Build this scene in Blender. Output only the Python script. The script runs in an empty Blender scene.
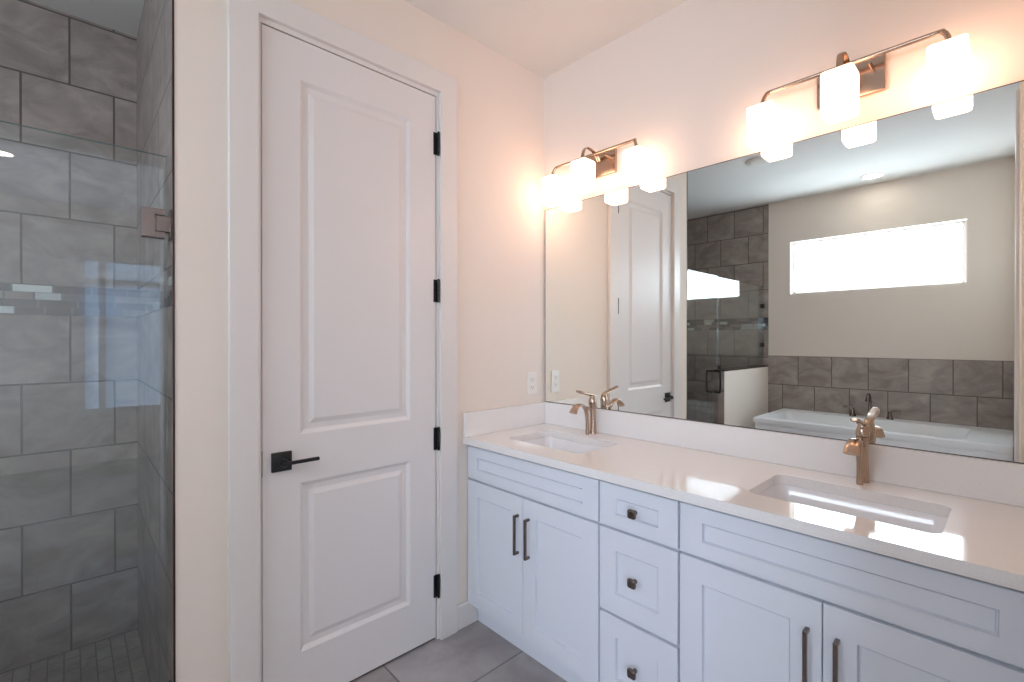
import bpy, bmesh, math, random
from mathutils import Vector, Matrix
S = bpy.context.scene
COL = S.collection
random.seed(4)

# ------------------------------------------------------------------ camera
cd = bpy.data.cameras.new('camera'); cam = bpy.data.objects.new('camera', cd); COL.objects.link(cam)
cd.sensor_width = 36.0; cd.lens = 470.1 / 1024 * 36.0; cd.clip_start = 0.01; cd.clip_end = 60
YAW, PITCH = math.radians(43.25), math.radians(-0.17)
fw = Vector((-math.cos(YAW) * math.cos(PITCH), math.sin(YAW) * math.cos(PITCH), math.sin(PITCH)))
cam.location = (1.771, -1.8815, 1.3515)
cam.rotation_euler = fw.to_track_quat('-Z', 'Y').to_euler()
S.camera = cam

# ------------------------------------------------------------------ world and exposure
w = bpy.data.worlds.new('world'); S.world = w; w.use_nodes = True
bg = w.node_tree.nodes['Background']; bg.inputs[0].default_value = (0.62, 0.78, 1.0, 1); bg.inputs[1].default_value = 0.6
S.view_settings.view_transform = 'Standard'; S.view_settings.look = 'None'
S.view_settings.gamma = 1.0; S.view_settings.use_curve_mapping = False
S.view_settings.exposure = 0.92

LAMP = 3.7          # vanity lamp shades
WINDOW = 6.8        # frosted bathroom window
BED_WINDOW = 0.8     # window of the room beyond the doorway
BED_FILL = 6.0       # unseen side window added to the other room as fill light
CAN = 14.0           # recessed ceiling lights

# ------------------------------------------------------------------ materials
def lin(c):
    return tuple(((x / 255) / 12.92 if x / 255 <= .04045 else ((x / 255 + .055) / 1.055) ** 2.4) for x in c) + (1,)

def mat(name, col, rough=.5, metal=0, spec=.5, noise=None, bump=None, coat=0):
    m = bpy.data.materials.new(name); m.use_nodes = True
    nt = m.node_tree; p = nt.nodes['Principled BSDF']
    p.inputs['Base Color'].default_value = lin(col); p.inputs['Roughness'].default_value = rough
    p.inputs['Metallic'].default_value = metal; p.inputs['Specular IOR Level'].default_value = spec
    p.inputs['Coat Weight'].default_value = coat
    if noise:
        sc, c2, detail = noise
        tc = nt.nodes.new('ShaderNodeTexCoord'); n = nt.nodes.new('ShaderNodeTexNoise')
        n.inputs['Scale'].default_value = sc; n.inputs['Detail'].default_value = detail
        r = nt.nodes.new('ShaderNodeValToRGB')
        r.color_ramp.elements[0].position = .35; r.color_ramp.elements[0].color = lin(col)
        r.color_ramp.elements[1].position = .68; r.color_ramp.elements[1].color = lin(c2)
        nt.links.new(tc.outputs['Object'], n.inputs['Vector']); nt.links.new(n.outputs['Fac'], r.inputs['Fac'])
        nt.links.new(r.outputs['Color'], p.inputs['Base Color'])
    if bump:
        sc, st = bump
        tc = nt.nodes.new('ShaderNodeTexCoord'); n = nt.nodes.new('ShaderNodeTexNoise'); n.inputs['Scale'].default_value = sc
        b = nt.nodes.new('ShaderNodeBump'); b.inputs['Strength'].default_value = st; b.inputs['Distance'].default_value = .002
        nt.links.new(tc.outputs['Object'], n.inputs['Vector']); nt.links.new(n.outputs['Fac'], b.inputs['Height'])
        nt.links.new(b.outputs['Normal'], p.inputs['Normal'])
    return m

def emit(name, col, strength):
    m = bpy.data.materials.new(name); m.use_nodes = True
    nt = m.node_tree; p = nt.nodes['Principled BSDF']
    p.inputs['Base Color'].default_value = (.85, .85, .85, 1); p.inputs['Roughness'].default_value = .3
    p.inputs['Emission Color'].default_value = lin(col); p.inputs['Emission Strength'].default_value = strength
    return m

def tile_mat(name, c1, c2, mortar, width=1.0, row=1.0, msize=.018, offset=.5, rough=.45, vein=1.0, veincol=None):
    """tiles in UV space; one UV unit per tile; stone veining in world-size object coordinates"""
    m = bpy.data.materials.new(name); m.use_nodes = True
    nt = m.node_tree; N = nt.nodes.new; L = nt.links.new; p = nt.nodes['Principled BSDF']
    p.inputs['Roughness'].default_value = rough
    uv = N('ShaderNodeUVMap'); br = N('ShaderNodeTexBrick')
    br.offset = offset; br.offset_frequency = 2; br.squash = 1.0
    br.inputs['Scale'].default_value = 1; br.inputs['Brick Width'].default_value = width
    br.inputs['Row Height'].default_value = row; br.inputs['Mortar Size'].default_value = msize
    br.inputs['Mortar Smooth'].default_value = .1; br.inputs['Bias'].default_value = 0
    br.inputs['Color1'].default_value = (0, 0, 0, 1); br.inputs['Color2'].default_value = (1, 1, 1, 1)
    br.inputs['Mortar'].default_value = (.5, .5, .5, 1)
    L(uv.outputs[0], br.inputs['Vector'])
    tc = N('ShaderNodeTexCoord')
    # per-tile shift of the veining
    sc = N('ShaderNodeVectorMath'); sc.operation = 'MULTIPLY_ADD'; sc.inputs[1].default_value = (7, 7, 7)
    L(br.outputs['Color'], sc.inputs[0]); L(tc.outputs['Object'], sc.inputs[2])
    rot = N('ShaderNodeMapping'); rot.inputs['Rotation'].default_value = (.6, .5, .7); rot.inputs['Scale'].default_value = (1, 1, 1.7)
    L(sc.outputs[0], rot.inputs['Vector'])
    n = N('ShaderNodeTexNoise'); n.inputs['Scale'].default_value = 4.5 * vein; n.inputs['Detail'].default_value = 8
    n.inputs['Roughness'].default_value = .62; n.inputs['Distortion'].default_value = .9
    L(rot.outputs[0], n.inputs['Vector'])
    r = N('ShaderNodeValToRGB'); r.color_ramp.elements[0].position = .33; r.color_ramp.elements[0].color = lin(c1)
    r.color_ramp.elements[1].position = .7; r.color_ramp.elements[1].color = lin(c2)
    L(n.outputs['Fac'], r.inputs['Fac'])
    mx = N('ShaderNodeMix'); mx.data_type = 'RGBA'; mx.inputs['B'].default_value = lin(mortar)
    L(br.outputs['Fac'], mx.inputs['Factor']); L(r.outputs['Color'], mx.inputs['A'])
    L(mx.outputs['Result'], p.inputs['Base Color'])
    b = N('ShaderNodeBump'); b.invert = True; b.inputs['Strength'].default_value = .6; b.inputs['Distance'].default_value = .003
    L(br.outputs['Fac'], b.inputs['Height']); L(b.outputs['Normal'], p.inputs['Normal'])
    return m

def band_mat(name):
    m = bpy.data.materials.new(name); m.use_nodes = True
    nt = m.node_tree; N = nt.nodes.new; L = nt.links.new; p = nt.nodes['Principled BSDF']
    p.inputs['Roughness'].default_value = .12; p.inputs['Coat Weight'].default_value = .6
    uv = N('ShaderNodeUVMap'); br = N('ShaderNodeTexBrick'); br.offset = .37; br.offset_frequency = 3; br.squash = .7; br.squash_frequency = 2
    br.inputs['Scale'].default_value = 1; br.inputs['Brick Width'].default_value = 1; br.inputs['Row Height'].default_value = 1
    br.inputs['Mortar Size'].default_value = .03; br.inputs['Color1'].default_value = (0, 0, 0, 1); br.inputs['Color2'].default_value = (1, 1, 1, 1)
    br.inputs['Mortar'].default_value = (.5, .5, .5, 1)
    L(uv.outputs[0], br.inputs['Vector'])
    r = N('ShaderNodeValToRGB'); r.color_ramp.interpolation = 'CONSTANT'
    e = r.color_ramp.elements; e[0].position = 0; e[0].color = lin((66, 58, 60)); e[1].position = .3; e[1].color = lin((134, 120, 114))
    for ps, c in ((.5, (212, 216, 212)), (.64, (88, 80, 82)), (.82, (190, 194, 192))):
        x = e.new(ps); x.color = lin(c)
    L(br.outputs['Color'], r.inputs['Fac'])
    mx = N('ShaderNodeMix'); mx.data_type = 'RGBA'; mx.inputs['B'].default_value = lin((90, 88, 88))
    L(br.outputs['Fac'], mx.inputs['Factor']); L(r.outputs['Color'], mx.inputs['A']); L(mx.outputs['Result'], p.inputs['Base Color'])
    return m

def glass_mat(name, tint):
    m = bpy.data.materials.new(name); m.use_nodes = True
    nt = m.node_tree; N = nt.nodes.new; L = nt.links.new
    nt.nodes.remove(nt.nodes['Principled BSDF']); out = nt.nodes['Material Output']
    t = N('ShaderNodeBsdfTransparent'); t.inputs[0].default_value = tint
    g = N('ShaderNodeBsdfGlossy'); g.inputs['Roughness'].default_value = 0; g.inputs[0].default_value = (1, 1, 1, 1)
    # Schlick reflectance that is the same from either side of the pane
    geo = N('ShaderNodeNewGeometry'); dp = N('ShaderNodeVectorMath'); dp.operation = 'DOT_PRODUCT'
    L(geo.outputs['Normal'], dp.inputs[0]); L(geo.outputs['Incoming'], dp.inputs[1])
    ab = N('ShaderNodeMath'); ab.operation = 'ABSOLUTE'; L(dp.outputs['Value'], ab.inputs[0])
    om = N('ShaderNodeMath'); om.operation = 'SUBTRACT'; om.inputs[0].default_value = 1; L(ab.outputs[0], om.inputs[1])
    pw = N('ShaderNodeMath'); pw.operation = 'POWER'; pw.inputs[1].default_value = 5; L(om.outputs[0], pw.inputs[0])
    ma = N('ShaderNodeMath'); ma.operation = 'MULTIPLY_ADD'; ma.inputs[1].default_value = .94; ma.inputs[2].default_value = .045; L(pw.outputs[0], ma.inputs[0])
    mx = N('ShaderNodeMixShader'); L(ma.outputs[0], mx.inputs[0]); L(t.outputs[0], mx.inputs[1]); L(g.outputs[0], mx.inputs[2])
    L(mx.outputs[0], out.inputs[0])
    return m

M = dict(
    wall=mat('wall_paint', (237, 226, 215), .75, spec=.2, bump=(90, .12)),
    ceiling=mat('ceiling_paint', (232, 230, 226), .85, spec=.1, bump=(70, .2)),
    trim=mat('trim_paint', (231, 226, 222), .35, spec=.4),
    door=mat('door_paint', (230, 226, 224), .38, spec=.4),
    cabinet=mat('cabinet_paint', (226, 229, 236), .35, spec=.4),
    quartz=mat('white_quartz', (245, 242, 239), .07, spec=.6, noise=(420, (236, 232, 229), 3)),
    porcelain=mat('porcelain', (240, 240, 242), .08, spec=.6),
    acrylic=mat('tub_acrylic', (236, 238, 240), .32, spec=.5),
    nickel=mat('brushed_bronze_nickel', (186, 164, 146), .22, 1),
    dnickel=mat('dark_nickel', (122, 110, 105), .26, 1),
    steel=mat('satin_nickel', (132, 120, 114), .3, 1),
    black=mat('matte_black', (18, 18, 20), .4),
    shadow=mat('closet_shade', (40, 38, 38), .9),
    plastic=mat('outlet_plastic', (236, 230, 222), .3),
    slot=mat('outlet_slot', (70, 62, 58), .6),
    mirror=mat('mirror_silver', (250, 254, 250), 0.0, 1),
    mirror_edge=mat('mirror_edge', (90, 84, 80), .4, .6),
    edge=mat('tile_edge_metal', (74, 60, 58), .35, .8),
    carpet=mat('bedroom_floor', (176, 168, 158), .9),
    tile=tile_mat('stone_wall_tile', (140, 129, 123), (182, 171, 163), (98, 89, 85), msize=.013, rough=.4),
    floor=tile_mat('stone_floor_tile', (154, 146, 145), (184, 178, 177), (126, 119, 119), width=2, msize=.012, offset=.775, rough=.35, vein=.7),
    pan=tile_mat('shower_floor_mosaic', (150, 140, 134), (176, 168, 160), (128, 118, 112), width=2, msize=.05, rough=.5, vein=2),
    band=band_mat('mosaic_band'),
    shade=emit('opal_glass_lit', (255, 204, 172), LAMP),
    window=emit('frosted_pane_daylight', (222, 238, 255), WINDOW),
    bedpane=emit('bedroom_pane_daylight', (178, 212, 255), BED_WINDOW),
    bedfill=emit('bedroom_fill_pane_added', (214, 230, 255), BED_FILL),
    can=emit('recessed_lens_lit', (255, 244, 232), CAN),
    glass=glass_mat('shower_glass', (.915, .945, .95, 1)),
    glass_edge=mat('glass_edge_green', (120, 150, 150), .15, spec=.8),
)

# ------------------------------------------------------------------ mesh helpers
def link(name, bm, mats, parent=None, smooth=False, world=True):
    """link bm (world coordinates) as one mesh; keep the world place even when parented"""
    me = bpy.data.meshes.new(name)
    bmesh.ops.recalc_face_normals(bm, faces=bm.faces[:]) if not getattr(bm, '_keep', False) else None
    bm.to_mesh(me); bm.free()
    if not isinstance(mats, (list, tuple)): mats = [mats]
    for m in mats: me.materials.append(m)
    if smooth:
        for p in me.polygons: p.use_smooth = True
        me.set_sharp_from_angle(angle=math.radians(40))
    o = bpy.data.objects.new(name, me); COL.objects.link(o)
    if parent is not None:
        o.parent = parent
        off = Vector(parent.location)
        pp = parent.parent
        while pp is not None:
            off += Vector(pp.location); pp = pp.parent
        if world: me.transform(Matrix.Translation(-off))
    return o

def tag(o, label=None, cat=None, group=None, kind=None):
    if label: o['label'] = label
    if cat: o['category'] = cat
    if group: o['group'] = group
    if kind: o['kind'] = kind
    return o

def thing(name, loc, label, cat, group=None):
    o = bpy.data.objects.new(name, None); COL.objects.link(o); o.location = loc; o.empty_display_size = .05
    return tag(o, label, cat, group)

def struct(name, bm, mats, smooth=False):
    o = link(name, bm, mats, smooth=smooth); o['kind'] = 'structure'; return o

def box(bm, lo, hi, bevel=0, seg=2, mi=0):
    lo = Vector(lo); hi = Vector(hi)
    g = bmesh.ops.create_cube(bm, size=1)
    vs = g['verts']; c = (lo + hi) / 2; d = hi - lo
    for v in vs: v.co = Vector((v.co.x * d.x, v.co.y * d.y, v.co.z * d.z)) + c
    fs = {f for v in vs for f in v.link_faces}
    for f in fs: f.material_index = mi
    if bevel:
        es = list({e for v in vs for e in v.link_edges})
        r = bmesh.ops.bevel(bm, geom=es, offset=bevel, segments=seg, profile=.5, affect='EDGES')
        for f in r['faces']: f.material_index = mi
    return vs

def B(*boxes, bevel=0, seg=2):
    bm = bmesh.new()
    for lo, hi in boxes: box(bm, lo, hi, bevel, seg)
    return bm

def quad(bm, cs, uvs=None, mi=0):
    f = bm.faces.new([bm.verts.new(c) for c in cs]); f.material_index = mi
    if uvs:
        ul = bm.loops.layers.uv.verify()
        for l, u in zip(f.loops, uvs): l[ul].uv = u
    return f

def smooth_path(pts, n=8):
    """Catmull-Rom through pts; each pt may carry extra values (radii)"""
    P = [tuple(p) for p in pts]; P = [P[0]] + P + [P[-1]]; out = []
    for i in range(1, len(P) - 2):
        for k in range(n):
            t = k / n
            out.append(tuple(.5 * ((2 * b) + (-a + c) * t + (2 * a - 5 * b + 4 * c - d) * t * t + (-a + 3 * b - 3 * c + d) * t ** 3)
                             for a, b, c, d in zip(P[i - 1], P[i], P[i + 1], P[i + 2])))
    out.append(P[-2]); return out

def sweep(bm, pts, seg=16, up=(0, 0, 1), n=8, smoothit=True, square=False):
    """pts: (x,y,z,ra,rb) – an elliptical tube; ra across (side), rb along the second normal"""
    pp = smooth_path(pts, n) if smoothit else pts
    rings = []; side = None
    for i, p in enumerate(pp):
        a = Vector(pp[max(i - 1, 0)][:3]); b = Vector(pp[min(i + 1, len(pp) - 1)][:3]); t = (b - a).normalized()
        if side is None:
            u = Vector(up)
            if abs(t.dot(u)) > .95: u = Vector((0, 1, 0))
            side = t.cross(u).normalized()
        side = (side - t * side.dot(t)).normalized(); nrm = side.cross(t).normalized()
        c = Vector(p[:3]); ring = []
        for k in range(seg):
            an = 2 * math.pi * (k + .5) / seg; ca, sa = math.cos(an), math.sin(an)
            if square:
                q = (abs(ca) ** 6 + abs(sa) ** 6) ** (1 / 6); ca /= q; sa /= q
            ring.append(bm.verts.new(c + side * ca * p[3] + nrm * sa * p[4]))
        rings.append(ring)
    for r0, r1 in zip(rings, rings[1:]):
        for k in range(seg): bm.faces.new((r0[k], r0[(k + 1) % seg], r1[(k + 1) % seg], r1[k]))
    bm.faces.new(rings[0][::-1]); bm.faces.new(rings[-1])

def lathe(bm, c, prof, seg=32):
    c = Vector(c); rings = []
    for r, z in prof:
        rings.append([bm.verts.new(c + Vector((r * math.cos(2 * math.pi * k / seg), r * math.sin(2 * math.pi * k / seg), z))) for k in range(seg)])
    for r0, r1 in zip(rings, rings[1:]):
        for k in range(seg): bm.faces.new((r0[k], r0[(k + 1) % seg], r1[(k + 1) % seg], r1[k]))
    bm.faces.new(rings[0][::-1]); bm.faces.new(rings[-1])

def rrect(x0, x1, y0, y1, r, n=5):
    pts = []
    for cx, cy, a0 in ((x1 - r, y1 - r, 0), (x0 + r, y1 - r, 90), (x0 + r, y0 + r, 180), (x1 - r, y0 + r, 270)):
        for k in range(n + 1):
            a = math.radians(a0 + 90 * k / n); pts.append((cx + r * math.cos(a), cy + r * math.sin(a)))
    return pts

def panel_board(fn, a0, a1, b0, b1, th, panels, bev=.0015):
    """A board with sunk / raised panels on its front. fn(a,b,c) -> world; c outward.
    panels: list of (pa0,pa1,pb0,pb1,rings) stacked in b; rings = [(inset, depth), ...]"""
    bm = bmesh.new(); V = lambda a, b, c: bm.verts.new(fn(a, b, c))
    F = lambda *c: bm.faces.new([V(*q) for q in c])
    A0, A1, B0, B1 = a0 + bev, a1 - bev, b0 + bev, b1 - bev
    panels = sorted(panels, key=lambda p: p[2])
    pa0, pa1 = panels[0][0], panels[0][1]
    F((A0, B0, 0), (pa0, B0, 0), (pa0, B1, 0), (A0, B1, 0)); F((pa1, B0, 0), (A1, B0, 0), (A1, B1, 0), (pa1, B1, 0))
    z = B0
    for p in panels:
        F((pa0, z, 0), (pa1, z, 0), (pa1, p[2], 0), (pa0, p[2], 0)); z = p[3]
        prev = (p[0], p[1], p[2], p[3], 0)
        for ins, d in p[4]:
            cur = (p[0] + ins, p[1] - ins, p[2] + ins, p[3] - ins, d)
            def C(q): return [(q[0], q[2], q[4]), (q[1], q[2], q[4]), (q[1], q[3], q[4]), (q[0], q[3], q[4])]
            c0, c1 = C(prev), C(cur)
            for k in range(4): F(c0[k], c0[(k + 1) % 4], c1[(k + 1) % 4], c1[k])
            prev = cur
        F(*C(prev))
    F((pa0, z, 0), (pa1, z, 0), (pa1, B1, 0), (pa0, B1, 0))
    fr = [(A0, B0, 0), (A1, B0, 0), (A1, B1, 0), (A0, B1, 0)]
    ed = [(a0, b0, -bev), (a1, b0, -bev), (a1, b1, -bev), (a0, b1, -bev)]
    bk = [(a0, b0, -th), (a1, b0, -th), (a1, b1, -th), (a0, b1, -th)]
    for u, v in ((fr, ed), (ed, bk)):
        for k in range(4): F(u[k], u[(k + 1) % 4], v[(k + 1) % 4], v[k])
    F(*bk[::-1])
    bmesh.ops.remove_doubles(bm, verts=bm.verts[:], dist=1e-5)
    return bm

def copy_tree(o, parent=None):
    c = o.copy(); COL.objects.link(c); c.parent = parent
    for ch in list(o.children): copy_tree(ch, c)
    return c

# ------------------------------------------------------------------ the room (x=0 door wall, y=0 vanity wall)
YB = .03; H = 2.79; W = 3.48; XR = 1.795; XN = 1.83; SX = -1.087; SY = -1.647; PZ = -.03; BX = 5.0
bm = B(((-.12, -W - .1, -.1), (1.92, .13, 0)))
ul = bm.loops.layers.uv.verify()
for f in bm.faces:
    for l in f.loops: l[ul].uv = ((l.vert.co.y + .937) / .305, (l.vert.co.x - .32) / .335)
struct('floor', bm, M['floor'])
struct('floor_bedroom', B(((1.92, -W - .1, -.1), (BX, 1.0, 0))), M['carpet'])
bm = B(((SX - .1, -W - .1, -.15), (-.12, SY + .1, PZ)))
ul = bm.loops.layers.uv.verify()
for f in bm.faces:
    for l in f.loops: l[ul].uv = ((l.vert.co.x) / .051, (l.vert.co.y - SY) / .051)
struct('floor_shower', bm, M['pan'])
struct('ceiling', B(((SX - .1, -W - .1, H), (1.92, .13, H + .1))), M['ceiling'])
struct('ceiling_bedroom', B(((1.92, -W - .1, H), (BX, 1.0, H + .1))), M['ceiling'])
struct('wall_back', B(((-.12, YB, 0), (1.92, YB + .1, H))), M['wall'])

# door wall with its door opening and the shower's side return
D0, D1, DH = -1.398, -.684, 2.44
bm = B(((-.12, -1.645, 0), (0, D0 - .022, H)), ((-.12, D1 + .022, 0), (0, YB, H)), ((-.12, D0 - .022, DH + .024), (0, D1 + .022, H)))
struct('wall_left', bm, M['wall'])
struct('wall_closet', B(((-1.0, D0 - .022, 0), (-.9, D1 + .3, H)), ), M['shadow'])  # near-black colour stands in for the shade behind the door
# vanity wall's opposite: window opening
WX0, WX1, WZ0, WZ1 = .206, 1.515, 1.82, 2.352
bm = B(((0, -W - .12, 0), (WX0, -W, H)), ((WX1, -W - .12, 0), (1.92, -W, H)), ((WX0, -W - .12, 0), (WX1, -W, WZ0)), ((WX0, -W - .12, WZ1), (WX1, -W, H)))
struct('wall_front', bm, M['wall'])
struct('wall_right', B(((XN, -.62, 0), (1.92, YB, H)), ((XR, -1.45, 0), (1.92, -.62, H)), ((XR, -W, 0), (1.92, -2.35, H)), ((XR, -2.35, 2.45), (1.92, -1.45, H))), M['wall'])

def tiled(name, fn, a0, a1, rects, usc, uoff, mats):
    """wall face made of stacked rectangles (b0,b1,v at b0,v at b1,mi); fn(a,b,c)"""
    bm = bmesh.new(); th = .012
    for b0, b1, v0, v1, mi in rects:
        s = usc if mi == 0 else .125
        u0, u1 = (a0 - uoff) / s, (a1 - uoff) / s
        quad(bm, [fn(a0, b0, 0), fn(a1, b0, 0), fn(a1, b1, 0), fn(a0, b1, 0)], [(u0, v0), (u1, v0), (u1, v1), (u0, v1)], mi)
    b0, b1 = rects[0][0], rects[-1][1]
    for q in ([(a0, b0, 0), (a0, b1, 0), (a0, b1, -th), (a0, b0, -th)], [(a1, b0, 0), (a1, b1, 0), (a1, b1, -th), (a1, b0, -th)],
              [(a0, b0, 0), (a1, b0, 0), (a1, b0, -th), (a0, b0, -th)], [(a0, b1, 0), (a1, b1, 0), (a1, b1, -th), (a0, b1, -th)],
              [(a0, b0, -th), (a1, b0, -th), (a1, b1, -th), (a0, b1, -th)]):
        quad(bm, [fn(*c) for c in q], [(.3, .3), (.7, .3), (.7, .7), (.3, .7)])
    return struct(name, bm, mats)
RP = .298
SHOWER = [(PZ, 1.46, 0, 5, 0), (1.46, 1.585, 0, 4, 1), (1.585, H, 1, 1 + (H - 1.585) / RP, 0)]
TM = [M['tile'], M['band']]
tiled('wall_shower_back', lambda a, b, c: (SX + c, -a, b), -SY, W, SHOWER, .3, 1.73, TM)
tiled('wall_shower_side', lambda a, b, c: (a, SY - c, b), SX, -.002, SHOWER, .3, SX, TM)
tiled('wall_shower_front', lambda a, b, c: (a, -W + .012 + c, b), SX, 0, SHOWER, .3, .1, TM)
tiled('wall_tub_tile', lambda a, b, c: (a, -W + .012 + c, b), 0.0, XR - .012, [(0, 1.183, .03, 4, 0)], .288, .283, TM)
tiled('wall_tub_tile_right', lambda a, b, c: (XR - .012 - c, a, b), -W + .013, -2.63, [(0, 1.183, .03, 4, 0)], .2925, -W, TM)
struct('wall_shower_core', B(((SX - .1, -W - .12, -.15), (SX - .013, SY + .1, H)), ((SX - .1, -W - .12, -.15), (-.0, -W - .001, H)), ((SX, SY + .013, -.15), (-.12, SY + .1, H))), M['wall'])
struct('trim_1', B(((-.004, -1.6505, 0), (.0025, -1.6452, H))), M['edge'])      # metal tile edge beside the shower door

# pony wall of the shower: painted room face, tiled end, cap and shower face
PY = -2.36; PT = 1.065
bm = bmesh.new()
quad(bm, [(0, -W, 0), (0, PY, 0), (0, PY, PT), (0, -W, PT)], mi=1)
quad(bm, [(0, PY, 0), (-.12, PY, 0), (-.12, PY, PT), (0, PY, PT)], [(.1, 0), (.5, 0), (.5, 3.6), (.1, 3.6)])
quad(bm, [(-.12, PY, 0), (-.12, -W, 0), (-.12, -W, PT), (-.12, PY, PT)], [(0, 0), (3.7, 0), (3.7, 3.6), (0, 3.6)])
struct('wall_pony', bm, [M['tile'], M['wall']])
bm = B(((-.125, -W + .013, PT), (.004, PY + .004, PT + .014)), bevel=.002)
struct('trim_2', bm, M['dnickel'])
bm = B(((-.12, PY, PZ), (0, -1.66, .1)))
ul = bm.loops.layers.uv.verify()
for f in bm.faces:
    for l in f.loops: l[ul].uv = (l.vert.co.y / .3, (l.vert.co.z + l.vert.co.x) / .3 + .4)
struct('trim_3', bm, M['tile'])                                                # shower curb

# window: reveal, frame and frosted pane
bm = B(((WX0, -W - .11, WZ0), (WX0 + .03, -W - .07, WZ1)), ((WX1 - .03, -W - .11, WZ0), (WX1, -W - .07, WZ1)),
       ((WX0 + .02, -W - .11, WZ0), (WX1 - .02, -W - .07, WZ0 + .02)), ((WX0 + .02, -W - .11, WZ1 - .02), (WX1 - .02, -W - .07, WZ1)))
win = struct('window_1', bm, M['trim'])
link('pane', B(((WX0 + .021, -W - .1, WZ0 + .021), (WX1 - .021, -W - .09, WZ1 - .021))), M['window'], win)

# room beyond the doorway behind the camera, seen only as reflections and daylight
BW0, BW1, BZ0, BZ1 = -1.80, -.3, .55, 2.25
struct('wall_bedroom_far', B(((BX, -W - .1, 0), (BX + .1, BW0, H)), ((BX, BW1, 0), (BX + .1, 1.0, H)), ((BX, BW0, 0), (BX + .1, BW1, BZ0)), ((BX, BW0, BZ1), (BX + .1, BW1, H))), M['wall'])
struct('wall_bedroom_left', B(((1.92, .9, 0), (BX, 1.0, H))), M['wall'])
struct('wall_bedroom_right', B(((1.92, -W - .1, 0), (2.2, -W, H)), ((4.4, -W - .1, 0), (BX, -W, H)), ((2.2, -W - .1, 0), (4.4, -W, .5)), ((2.2, -W - .1, 2.3), (4.4, -W, H))), M['wall'])
bs = struct('added_fill_window', B(((2.2, -W - .09, .5), (2.26, -W - .04, 2.3)), ((4.34, -W - .09, .5), (4.4, -W - .04, 2.3)), ((3.27, -W - .09, .56), (3.33, -W - .04, 2.24)), ((2.26, -W - .09, .5), (4.34, -W - .04, .56)), ((2.26, -W - .09, 2.24), (4.34, -W - .04, 2.3))), M['trim'])  # unseen window added to throw daylight through the doorway onto the cabinets
link('pane', B(((2.201, -W - .099, .501), (4.399, -W - .092, 2.299))), M['bedfill'], bs)
bm = B(((BX + .0, BW0, BZ0), (BX + .05, BW0 + .04, BZ1)), ((BX, BW1 - .04, BZ0), (BX + .05, BW1, BZ1)), ((BX, BW0 + .04, BZ0), (BX + .05, BW1 - .04, BZ0 + .04)), ((BX, BW0 + .04, BZ1 - .04), (BX + .05, BW1 - .04, BZ1)),
       ((BX, -1.65, BZ0 + .04), (BX + .05, -1.59, BZ1 - .04)), ((BX, BW0 + .04, 1.96), (BX + .049, BW1 - .04, 2.02)))
bw = struct('window_2', bm, M['trim'])
link('pane', B(((BX + .06, BW0 + .001, BZ0 + .001), (BX + .07, BW1 - .001, BZ1 - .001))), M['bedpane'], bw)

# door casing, jamb, baseboards
def casing(name, y0, y1, z1, wd, fx):
    """a U-shaped flat casing in one piece around an opening"""
    bm = bmesh.new(); c = .002
    out = [(y0 - wd, 0), (y0 - wd, z1 + wd), (y1 + wd, z1 + wd), (y1 + wd, 0)]; inn = [(y0, 0), (y0, z1), (y1, z1), (y1, 0)]
    oo = [(y0 - wd + c, 0), (y0 - wd + c, z1 + wd - c), (y1 + wd - c, z1 + wd - c), (y1 + wd - c, 0)]; ii = [(y0 - c, 0), (y0 - c, z1 + c), (y1 + c, z1 + c), (y1 + c, 0)]
    back, face = fx; mid = face - c if face > back else face + c
    rings = [[bm.verts.new((x, y, z)) for y, z in p] for x, p in ((back, out), (mid, out), (face, oo), (face, ii), (mid, inn), (back, inn))]
    for p, q in zip(rings, rings[1:] + rings[:1]):
        for k in range(3): bm.faces.new((p[k], p[k + 1], q[k + 1], q[k]))
    bm.faces.new([r[0] for r in rings]); bm.faces.new([r[3] for r in rings])
    return struct(name, bm, M['trim'])
casing('trim_4', -1.411, -.668, 2.462, .090, (0.0, .018))
struct('trim_5', B(((-.12, D0 - .0219, 0), (-.0005, D0 - .003, DH + .0235)), ((-.12, D1 + .004, 0), (-.0005, D1 + .0219, DH + .0235)), ((-.12, D0 - .003, DH + .004), (-.0005, D1 + .004, DH + .0235)),
                  ((-.06, D0 - .003, 0), (-.045, D0 + .012, DH + .004)), ((-.06, D1 - .012, 0), (-.045, D1 + .004, DH + .004)), ((-.06, D0 + .012, DH - .01), (-.045, D1 - .012, DH + .004))), M['trim'])
casing('trim_6', -2.35, -1.45, 2.45, .09, (XR, XR - .012))
struct('trim_7', B(((XR - .001, -1.452, 0), (1.935, -1.433, 2.45)), ((XR - .001, -2.367, 0), (1.935, -2.348, 2.45)), ((XR - .001, -2.348, 2.43), (1.935, -1.452, 2.45))), M['trim'])
struct('baseboard_left', B(((0, -.577, 0), (.015, -.455, .112)), ((0, -1.644, 0), (.015, -1.502, .112)), bevel=.003), M['trim'])
struct('baseboard_right', B(((XR - .014, -1.358, 0), (XR, -.62, .112)), ((XR - .014, -2.66, 0), (XR, -2.442, .112)), bevel=.003), M['trim'])

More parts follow.
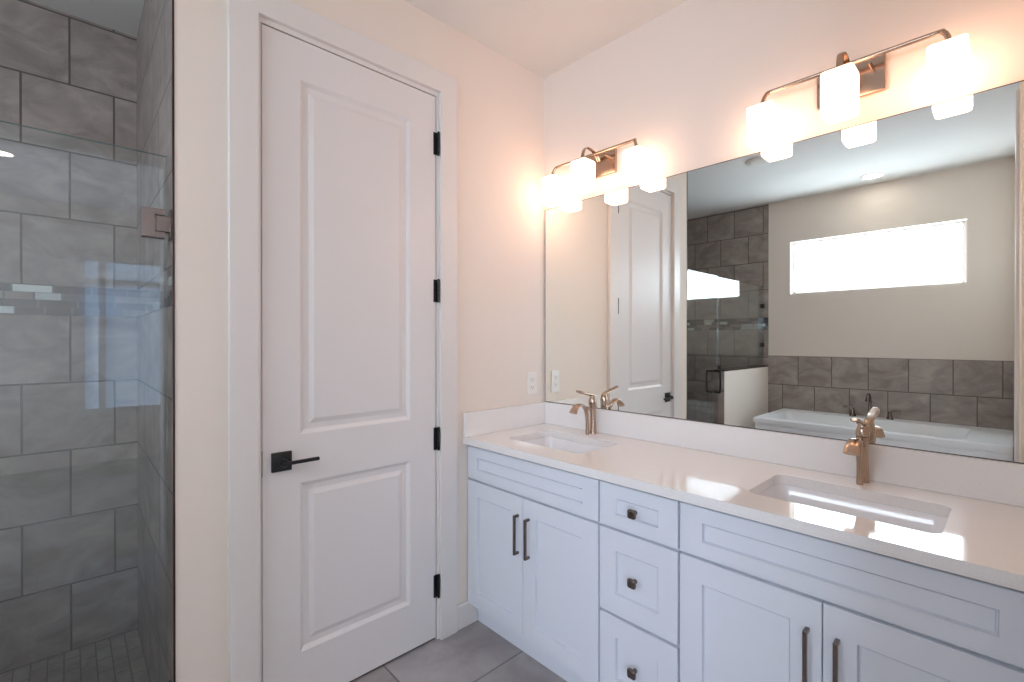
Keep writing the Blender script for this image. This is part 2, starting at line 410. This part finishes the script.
# ------------------------------------------------------------------ the panelled door
dfn = lambda a, b, c: (-.002 + c, a, b)
rings = [(.004, -.003), (.014, -.011), (.034, -.011), (.052, -.003)]
bm = panel_board(dfn, D0, D1, .012, DH, .036, [(-1.272, -.815, .212, .830, rings), (-1.272, -.815, 1.008, 2.296, rings)])
door = struct('door_1', bm, M['door'])
door['label'] = 'tall white two-panel interior door with black hinges'
def tr(bm, off): bmesh.ops.translate(bm, verts=bm.verts[:], vec=off)
for z in (2.229, 1.57, .907, .2435):
    bm = bmesh.new()
    for k in range(5):
        lathe(bm, (.010, D1 + .007, z - .048 + k * .0194), [(.006, 0), (.006, .0184)], 14)
    lathe(bm, (.010, D1 + .007, z + .049), [(.0045, 0), (.006, .0015), (.0045, .004)], 14)
    lathe(bm, (.010, D1 + .007, z - .052), [(.0045, 0), (.006, .0025), (.006, .0035)], 14)
    box(bm, (-.004, D1 - .012, z - .05), (.0015, D1 + .004, z + .05)); box(bm, (-.004, D1 + .004, z - .05), (.0015, D1 + .016, z + .05))
    link('hinge', bm, M['black'], door, smooth=True)['label'] = 'matte black butt hinge'
bm = bmesh.new()
box(bm, (-.002, -1.371, .886), (.008, -1.303, .954), .002)
lathe(bm, (0, 0, 0), [(.014, 0), (.014, .03), (.012, .034)], 20)
vs = [v for v in bm.verts if v.co.length < .06 and abs(v.co.y) < .02]
for v in vs: v.co = Vector((v.co.z + .008, v.co.x - 1.337, v.co.y + .92))
hd = link('handle', bm, M['black'], door, smooth=True); hd['label'] = 'square matte black lever handle'
bm = bmesh.new()
box(bm, (.034, -1.346, .913), (.047, -1.219, .925), .0025)
link('lever', bm, M['black'], hd)
link('latch', B(((-.03, D0 - .0025, .875), (-.0015, D0 + .0005, .965))), M['black'], door)

# ------------------------------------------------------------------ shower glass
GX0, GX1 = -.056, -.046
def pane(name, y0, y1, z0, z1, parent=None):
    bm = bmesh.new(); box(bm, (GX0, y0, z0), (GX1, y1, z1))
    bm.normal_update()
    for f in bm.faces:
        n = f.normal
        f.material_index = 1 if n.z > .5 else 0
    return link(name, bm, [M['glass'], M['glass_edge']], parent)
sd = thing('shower_door', (-.051, -1.99, .11), 'frameless clear glass shower door hinged on the tiled wall beside the white door', 'shower door')
pane('glass_panel', -2.34, -1.658, .112, 1.926, sd)
for z in (1.712, .215):
    bm = bmesh.new()
    for x0, x1 in ((GX1 + .0005, GX1 + .009), (GX0 - .009, GX0 - .0005)):
        # plate with a notch on the wall side
        box(bm, (x0, -1.722, z - .045), (x1, -1.690, z + .045), .001)
        box(bm, (x0, -1.690, z + .026), (x1, -1.664, z + .045), .001); box(bm, (x0, -1.690, z - .045), (x1, -1.664, z - .026), .001)
    hg = link('hinge', bm, M['steel'], sd); hg['label'] = 'satin nickel glass hinge'
    bm = bmesh.new()
    box(bm, (GX0 - .008, -1.686, z - .024), (GX1 + .008, -1.6475, z + .024), .001)
    box(bm, (GX0 - .02, -1.653, z - .045), (GX1 + .02, -1.6475, z + .045), .001)
    link('wall_bracket', bm, M['steel'], hg)
bm = bmesh.new()
for s in (1, -1):
    x = -.051 + s * .06
    pts = [(-.051 + s * .006, -2.25, 1.07), (-.051 + s * .045, -2.25, 1.07), (x, -2.25, 1.055), (x, -2.25, .90), (-.051 + s * .045, -2.25, .885), (-.051 + s * .006, -2.25, .885)]
    pp = []
    for i, p in enumerate(pts): pp.append((*p, .008, .008))
    sweep(bm, pp, 12, up=(0, 1, 0), n=5)
link('handle', bm, M['black'], sd, smooth=True)['label'] = 'dark C-shaped pull handle'
sp = thing('glass_shower_panel', (-.051, -2.97, PT + .014), 'fixed clear glass panel standing on the low wall of the shower', 'glass panel')
pane('glass_panel', -W + .014, -2.35, PT + .0145, 1.918, sp)
for z in (1.708, 1.296):
    link('clip', B(((GX0 - .008, -W + .014, z - .022), (GX0 - .0005, -W + .06, z + .022)), ((GX1 + .0005, -W + .014, z - .022), (GX1 + .008, -W + .06, z + .022)), bevel=.001), M['black'], sp)
link('clip', B(((GX1 + .0005, -2.40, PT + .015), (GX1 + .007, -2.365, PT + .05)), ((GX0 - .007, -2.40, PT + .015), (GX0 - .0005, -2.365, PT + .05)), bevel=.001), M['black'], sp)

# ------------------------------------------------------------------ vanity
CY = -.508; CB = -.02
shaker = [(.0015, -.009), (.0030, -.0125), (.0050, -.0125), (.0065, -.009)]  # edge groove added so every panel side shows a dark shadow line
fn = lambda a, b, c: (a, CY - c, b)
def front(name, parent, x0, x1, z0, z1, st=.07, rail=.07, label=None):
    bm = panel_board(fn, x0, x1, z0, z1, .019, [(x0 + st, x1 - st, z0 + rail, z1 - rail, shaker)])
    o = link(name, bm, M['cabinet'], parent)
    if label: o['label'] = label
    return o
def pull(parent, x, z0, z1):
    bm = bmesh.new()
    box(bm, (x - .005, CY - .029, z0), (x + .005, CY - .019, z1), .0015)
    for z in (z0, z1 - .010): box(bm, (x - .005, CY - .0195, z), (x + .005, CY - .0005, z + .010), .001)
    link('handle', bm, M['dnickel'], parent)['label'] = 'slim square-bar nickel pull'
def knob(parent, x, z):
    bm = bmesh.new()
    sweep(bm, [(x, CY - .0005, z, .008, .008), (x, CY - .012, z, .006, .006), (x, CY - .017, z, .007, .007)], 16, n=4)
    sweep(bm, [(x, CY - .0165, z, .010, .010), (x, CY - .019, z, .0145, .0145), (x, CY - .026, z, .015, .015), (x, CY - .0295, z, .0125, .0125), (x, CY - .031, z, .008, .008)], 24, n=3, square=True)
    link('knob', bm, M['dnickel'], parent, smooth=True)['label'] = 'square nickel knob'
def carcass(parent, x0, x1):
    bm = bmesh.new()
    y1 = CY + .0195
    # open-topped box: sides, bottom, back, face rails
    box(bm, (x0, y1, .10), (x0 + .018, CB, .862)); box(bm, (x1 - .018, y1, .10), (x1, CB, .862))
    box(bm, (x0 + .018, y1, .10), (x1 - .018, CB, .118)); box(bm, (x0 + .018, CB - .012, .118), (x1 - .018, CB, .862))
    box(bm, (x0 + .018, y1, .118), (x1 - .018, y1 + .018, .862))
    link('carcass', bm, M['cabinet'], parent)
    link('toe_kick', B(((x0, -.452, .0), (x1, -.436, .0995))), M['cabinet'], parent)
G = 'vanity sink cabinets'
def sink_cabinet(x0, x1, xm, pl, pr, label):
    t = thing('sink_cabinet', ((x0 + x1) / 2, -.26, 0), label, 'cabinet', G)
    carcass(t, x0, x1)
    a, b = x0 + .003, x1 - .003
    front('false_drawer_front', t, a, b, .700, .8485, rail=.046)
    d = front('door', t, a, xm - .0015, .103, .690); pull(d, xm - pl, .452, .617)
    d = front('door', t, xm + .0015, b, .103, .690); pull(d, xm + pr, .452, .617)
    return t
sink_cabinet(.002, .762, .376, .026, .038, 'white shaker sink cabinet with two doors standing in the corner beside the white door')
sink_cabinet(1.0655, 1.828, 1.447, .032, .033, 'white shaker sink cabinet with two doors at the right edge, under the nearer sink')
t = thing('drawer_cabinet', (.914, -.26, 0), 'narrow white shaker cabinet with three drawers between the two sink cabinets', 'cabinet')
carcass(t, .763, 1.0645)
for z0, z1, r in ((.700, .8485, .046), (.399, .690, .07), (.103, .389, .07)):
    d = front('drawer', t, .767, 1.061, z0, z1, st=.066, rail=r); knob(d, .912, (z0 + z1) / 2)

# counter with two cut-outs
CT0, CT1, YF = .862, .893, -.534
SK = [(.160, .590, -.399, -.118), (1.224, 1.660, -.399, -.118)]
bm = bmesh.new()
X0, X1, Y0, Y1 = .001, XN - .001, YF, YB - .001
def ring_faces(rects, z, flip=False):
    # planar sheet with rounded holes: triangle fill per cell
    tmp = bmesh.new(); es = []
    def loop(pts):
        vs = [tmp.verts.new((x, y, z)) for x, y in pts]
        for i in range(len(vs)): es.append(tmp.edges.new((vs[i], vs[(i + 1) % len(vs)])))
    loop([(X0, Y0), (X1, Y0), (X1, Y1), (X0, Y1)])
    for x0, x1, y0, y1 in rects: loop(rrect(x0, x1, y0, y1, .030))
    bmesh.ops.triangle_fill(tmp, edges=es, use_beauty=True)
    for f in tmp.faces:
        vs = [bm.verts.new(v.co) for v in f.verts]
        nf = bm.faces.new(vs); nf.normal_update()
        if (nf.normal.z < 0) != flip: nf.normal_flip()
    tmp.free()
ring_faces(SK, CT1); ring_faces(SK, CT0, True)
def wallloop(pts, inward):
    n = len(pts)
    for i in range(n):
        (xa, ya), (xb, yb) = pts[i], pts[(i + 1) % n]
        cs = [(xa, ya, CT0), (xb, yb, CT0), (xb, yb, CT1), (xa, ya, CT1)]
        if inward: cs = cs[::-1]
        bm.faces.new([bm.verts.new(c) for c in cs])
wallloop([(X0, Y0), (X1, Y0), (X1, Y1), (X0, Y1)], False)
for r in SK: wallloop(rrect(*r, .030), True)
bmesh.ops.remove_doubles(bm, verts=bm.verts[:], dist=1e-5)
tag(link('countertop', bm, M['quartz']), 'long white speckled quartz countertop across all three vanity cabinets', 'countertop')
tag(link('backsplash', B(((.001, YB - .016, CT1 + .0005), (XN - .001, YB - .001, 1.0095)), bevel=.0015), M['quartz']), 'long white quartz backsplash strip below the mirror', 'backsplash')
tag(link('side_splash', B(((.001, YF + .001, CT1 + .0005), (.021, YB - .0165, 1.0075)), bevel=.0015), M['quartz']), 'short white quartz splash on the wall beside the white door', 'backsplash')

def sink(x0, x1, y0, y1, label):
    t = thing('undermount_sink', ((x0 + x1) / 2, (y0 + y1) / 2, CT0 - .14), label, 'sink', 'undermount sinks in the vanity counter')
    bm = bmesh.new(); zt = CT0 - .0008
    prof = [(-.016, 0, .034), (.0, 0, .031), (.004, -.006, .032), (.010, -.05, .036), (.020, -.10, .044), (.045, -.128, .052), (.09, -.137, .045)]
    loops = [[bm.verts.new((x, y, zt + dz)) for x, y in rrect(x0 + i, x1 - i, y0 + i, y1 - i, r)] for i, dz, r in prof]
    n = len(loops[0])
    for a, b in zip(loops, loops[1:]):
        for k in range(n): bm.faces.new((a[k], a[(k + 1) % n], b[(k + 1) % n], b[k]))
    bm.faces.new(loops[-1])
    # outer shell
    out = [[bm.verts.new((x, y, zt + dz)) for x, y in rrect(x0 + i, x1 - i, y0 + i, y1 - i, r)] for i, dz, r in [(-.016, -.008, .026), (-.004, -.012, .026), (.002, -.05, .03), (.012, -.108, .04), (.04, -.141, .05)]]
    for a, b in zip([loops[0]] + out, out):
        for k in range(n): bm.faces.new((b[k], b[(k + 1) % n], a[(k + 1) % n], a[k]))
    bm.faces.new(out[-1][::-1])
    link('basin', bm, M['porcelain'], t, smooth=True)
    bm = bmesh.new(); lathe(bm, ((x0 + x1) / 2, (y0 + y1) / 2, zt - .1368), [(.026, 0), (.026, .002), (.021, .0035), (.018, .001), (.010, .001), (.009, .004), (.003, .005)], 28)
    link('drain', bm, M['nickel'], t, smooth=True)
sink(*SK[0], 'white rectangular undermount sink in the corner end of the counter')
sink(*SK[1], 'white rectangular undermount sink nearer the camera, below the right-hand lamp')

# ------------------------------------------------------------------ vanity faucets
def faucet(x, y, label):
    z = CT1 + .0008
    t = thing('vanity_faucet', (x, y, z), label, 'faucet', 'faucets on the vanity counter')
    bm = bmesh.new()
    sweep(bm, [(x, y, z, .0185, .0185), (x, y, z + .006, .0175, .0175), (x, y, z + .03, .0165, .0165), (x, y, z + .075, .0150, .0150), (x, y - .001, z + .11, .0155, .0155), (x, y - .003, z + .135, .0175, .0175), (x, y - .004, z + .147, .0185, .0185)], 28, n=5)
    link('body', bm, M['nickel'], t, smooth=True)
    bm = bmesh.new()
    sweep(bm, [(x, y - .045, z, .0095, .0085), (x, y - .045, z + .04, .0085, .0075), (x, y - .047, z + .08, .0090, .0070), (x, y - .057, z + .118, .0110, .0066),
               (x, y - .080, z + .142, .0150, .0062), (x, y - .112, z + .148, .0180, .0068), (x, y - .138, z + .135, .0195, .0080), (x, y - .153, z + .114, .0225, .0105)], 22, n=6)
    sweep(bm, [(x, y - .012, z + .118, .009, .006), (x, y - .035, z + .123, .010, .006), (x, y - .068, z + .133, .011, .005)], 14, n=4)
    link('spout', bm, M['nickel'], t, smooth=True)
    bm = bmesh.new()
    sweep(bm, [(x, y - .004, z + .1475, .0178, .0178), (x, y - .004, z + .151, .0192, .0192), (x, y - .004, z + .163, .0182, .0182), (x, y - .004, z + .176, .0150, .0150), (x, y - .006, z + .186, .0120, .0110)], 26, n=5)
    sweep(bm, [(x, y + .010, z + .170, .0090, .0070), (x, y - .004, z + .184, .0125, .0080), (x, y - .030, z + .193, .0140, .0070), (x, y - .062, z + .199, .0150, .0070), (x, y - .095, z + .207, .0150, .0068), (x, y - .116, z + .213, .0120, .0060), (x, y - .123, z + .215, .0070, .0045)], 18, n=6)
    link('lever_handle', bm, M['nickel'], t, smooth=True)
    return t
faucet(.370, -.020, 'single-lever brushed nickel faucet at the corner sink beside the white door')
faucet(1.443, -.020, 'single-lever brushed nickel faucet at the nearer sink on the right')

# ------------------------------------------------------------------ mirror
MZ0, MZ1 = 1.0105, 2.063
mr = thing('wall_mirror', (.9, YB - .004, MZ0), 'wide frameless mirror above the backsplash reflecting the tub and window', 'mirror')
bm = bmesh.new(); quad(bm, [(.014, YB - .0065, MZ0 + .003), (XN - .006, YB - .0065, MZ0 + .003), (XN - .006, YB - .0065, MZ1 - .003), (.014, YB - .0065, MZ1 - .003)])
box(bm, (.0138, YB - .0064, MZ0 + .0028), (XN - .0058, YB - .0015, MZ1 - .0028))
for f in bm.faces: f.material_index = 0
link('glass', bm, M['mirror'], mr)
bm = B(((.010, YB - .0068, MZ0), (.0138, YB - .001, MZ1)), ((XN - .0058, YB - .0068, MZ0), (XN - .003, YB - .001, MZ1)), ((.0138, YB - .0068, MZ0), (XN - .0058, YB - .001, MZ0 + .0028)), ((.0138, YB - .0068, MZ1 - .0022), (XN - .0058, YB - .001, MZ1)))
link('edge', bm, M['mirror_edge'], mr)

# ------------------------------------------------------------------ vanity lights
def vanity_light(cx, label):
    t = thing('vanity_light', (cx, YB, 2.2), label, 'light fixture', 'wall lights above the mirror')
    bm = bmesh.new(); box(bm, (cx - .094, YB - .018, 2.152), (cx + .096, YB - .0005, 2.266), .004)
    link('wall_plate', bm, M['nickel'], t)
    bm = bmesh.new()
    by, bz, hs, ye, ym = -.030, 2.249, .2465, -.049, -.114
    pts = [(cx - hs, ye, 2.198), (cx - hs, ye, 2.216), (cx - hs + .012, ye + .006, 2.240), (cx - hs + .038, by, bz), (cx, by, bz), (cx + hs - .038, by, bz), (cx + hs - .012, ye + .006, 2.240), (cx + hs, ye, 2.216), (cx + hs, ye, 2.198)]
    sweep(bm, [(*p, .0072, .0072) for p in pts], 12, n=6)
    for dx in (-.06, .06): sweep(bm, [(cx + dx, YB - .0175, 2.234, .0055, .0055), (cx + dx, by + .004, 2.235, .0055, .0055)], 12, n=1)
    link('arm', bm, M['nickel'], t, smooth=True)
    bm = bmesh.new()
    sweep(bm, [(cx, YB - .0175, 2.226, .010, .0025), (cx, YB - .035, 2.246, .010, .0025), (cx, -.040, 2.264, .010, .0025), (cx, -.073, 2.268, .010, .0025), (cx, -.100, 2.257, .010, .0025), (cx, ym, 2.226, .010, .0025), (cx, ym, 2.205, .010, .0025)], 12, up=(0, 0, 1), n=5)
    link('arch_strap', bm, M['nickel'], t, smooth=True)
    for dx, y in ((-hs, ye), (0, ym), (hs, ye)):
        x = cx + dx
        bm = bmesh.new(); lathe(bm, (x, y, 2.1935), [(.024, 0), (.024, .004), (.011, .009), (.009, .014)], 24)
        link('shade_cap', bm, M['nickel'], t, smooth=True)
        bm = bmesh.new(); a = .0435
        pr = [(.038, 2.1930, .007), (.0425, 2.1895, .007), (a, 2.1805, .007), (a, 2.0665, .007), (.0425, 2.0565, .008), (.038, 2.0525, .008), (.034, 2.0520, .008)]
        lp = [[bm.verts.new((px, py, z)) for px, py in rrect(x - h, x + h, y - h, y + h, r)] for h, z, r in pr]
        n = len(lp[0])
        for p, q in zip(lp, lp[1:]):
            for k in range(n): bm.faces.new((p[k], p[(k + 1) % n], q[(k + 1) % n], q[k]))
        bm.faces.new(lp[0]); bm.faces.new(lp[-1])
        link('lamp_shade', bm, M['shade'], t, smooth=True)['label'] = 'lit square opal glass shade'
    return t
vanity_light(.380, 'three-shade nickel wall light in the corner above the farther sink')
vanity_light(1.398, 'three-shade nickel wall light above the nearer sink on the right')

# ------------------------------------------------------------------ outlet
t = thing('wall_outlet', (0, -.071, 1.117), 'cream double power outlet on the wall above the side splash', 'outlet')
link('cover_plate', B(((.0005, -.106, 1.057), (.006, -.036, 1.177)), bevel=.002), M['plastic'], t)
for z in (1.137, 1.097):
    bm = bmesh.new(); box(bm, (.006, -.087, z - .014), (.0085, -.055, z + .014), .002)
    r = link('receptacle', bm, M['plastic'], t)
    link('slot', B(((.0085, -.080, z - .004), (.0088, -.078, z + .006)), ((.0085, -.065, z - .004), (.0088, -.063, z + .006)), ((.0085, -.073, z - .011), (.0088, -.069, z - .007))), M['slot'], r)

# ------------------------------------------------------------------ bathtub
TX0, TX1, TY0, TY1, TZ = .145, XR - .0135, -W + .0135, -2.63, .64
tb = thing('bathtub', ((TX0 + TX1) / 2, -3.05, 0), 'long white rectangular bathtub under the window, seen in the mirror', 'bathtub')
bm = bmesh.new()
ix0, ix1, iy0, iy1 = TX0 + .075, 1.55, TY0 + .15, TY1 - .075
prof = [(0, TZ - .001, .05), (.008, TZ - .010, .055), (.03, TZ - .12, .08), (.06, TZ - .30, .12), (.10, TZ - .40, .14), (.16, TZ - .43, .12)]
outer = [(TX0, TX1, TY0, TY1, TZ - .045), (TX0, TX1, TY0, TY1, TZ - .006), (TX0 + .006, TX1 - .001, TY0 + .001, TY1 - .006, TZ)]
def corner_loop(x0, x1, y0, y1, z, r): return [bm.verts.new((x, y, z)) for x, y in rrect(x0, x1, y0, y1, r)]
lo = [corner_loop(*o, .012) for o in outer]
li = [corner_loop(ix0 + i, ix1 - i, iy0 + i * .6, iy1 - i * .6, z, r) for i, z, r in prof]
al = lo + li; n = len(al[0])
for a, b in zip(al, al[1:]):
    for k in range(n): bm.faces.new((a[k], a[(k + 1) % n], b[(k + 1) % n], b[k]))
bm.faces.new(li[-1])
# lip returns under
u = corner_loop(TX0 + .012, TX1, TY0, TY1 - .014, TZ - .045, .01)
for k in range(n): bm.faces.new((u[k], u[(k + 1) % n], lo[0][(k + 1) % n], lo[0][k]))
d = corner_loop(TX0 + .012, TX1, TY0, TY1 - .014, 0.001, .01)
for k in range(n): bm.faces.new((d[k], d[(k + 1) % n], u[(k + 1) % n], u[k]))
link('tub_shell', bm, M['acrylic'], tb, smooth=True)
bm = bmesh.new()
box(bm, (TX0 + .05, TY1 - .0145, .50), (TX1 - .02, TY1 - .008, .575), .002)
link('apron_rail', bm, M['acrylic'], tb)
tf = thing('tub_faucet', (.885, -3.395, TZ), 'brushed nickel tub faucet with two lever handles on the back rim of the tub', 'faucet')
yb = -3.395
bm = bmesh.new(); z = TZ + .0005
lathe(bm, (.885, yb, z), [(.028, 0), (.028, .006), (.018, .016), (.0145, .035)], 24)
sweep(bm, [(.885, yb, z + .03, .0135, .0135), (.885, yb + .001, z + .12, .0125, .0125), (.885, yb + .012, z + .18, .012, .012), (.885, yb + .045, z + .212, .012, .012), (.885, yb + .085, z + .205, .013, .013), (.885, yb + .108, z + .175, .016, .014), (.885, yb + .114, z + .155, .018, .015)], 18, n=6)
link('spout', bm, M['dnickel'], tf, smooth=True)
for x, s in ((.755, -1), (1.028, 1)):
    bm = bmesh.new()
    lathe(bm, (x, yb, z), [(.027, 0), (.027, .005), (.019, .02), (.014, .045), (.013, .06), (.009, .07)], 24)
    sweep(bm, [(x, yb, z + .062, .008, .006), (x + s * .02, yb, z + .075, .008, .005), (x + s * .045, yb, z + .082, .008, .004), (x + s * .078, yb, z + .078, .006, .003)], 12, up=(0, 1, 0), n=5)
    link('handle', bm, M['dnickel'], tf, smooth=True)

# ------------------------------------------------------------------ ceiling fittings
def can_light(x, y, label, group=None):
    t = thing('recessed_light', (x, y, H), label, 'ceiling light', 'recessed ceiling lights')
    bm = bmesh.new(); 
    seg = 36
    pr = [(.088, -.0005), (.086, -.004), (.072, -.006), (.066, -.002)]
    R = [[bm.verts.new((x + r * math.cos(2 * math.pi * k / seg), y + r * math.sin(2 * math.pi * k / seg), H + z)) for k in range(seg)] for r, z in pr]
    for a, b in zip(R, R[1:]):
        for k in range(seg): bm.faces.new((a[k], a[(k + 1) % seg], b[(k + 1) % seg], b[k]))
    link('trim_ring', bm, M['trim'], t, smooth=True)
    bm = bmesh.new(); lathe(bm, (x, y, H - .003), [(.0655, 0), (.0655, .0022)], 36)
    link('lens', bm, M['can'], t)
can_light(.93, -3.21, 'lit round recessed light in the ceiling above the tub, seen in the mirror')
can_light(3.467, -2.262, 'lit round recessed light of the next room, mirrored in the shower glass')
t = thing('ceiling_vent', (.378, -2.11, H), 'round white ceiling vent, seen in the mirror just behind a lamp reflection', 'vent')
bm = bmesh.new(); lathe(bm, (.378, -2.11, H - .022), [(.05, 0), (.085, .004), (.10, .014), (.102, .0215)], 36)
link('cover', bm, M['ceiling'], t, smooth=True)
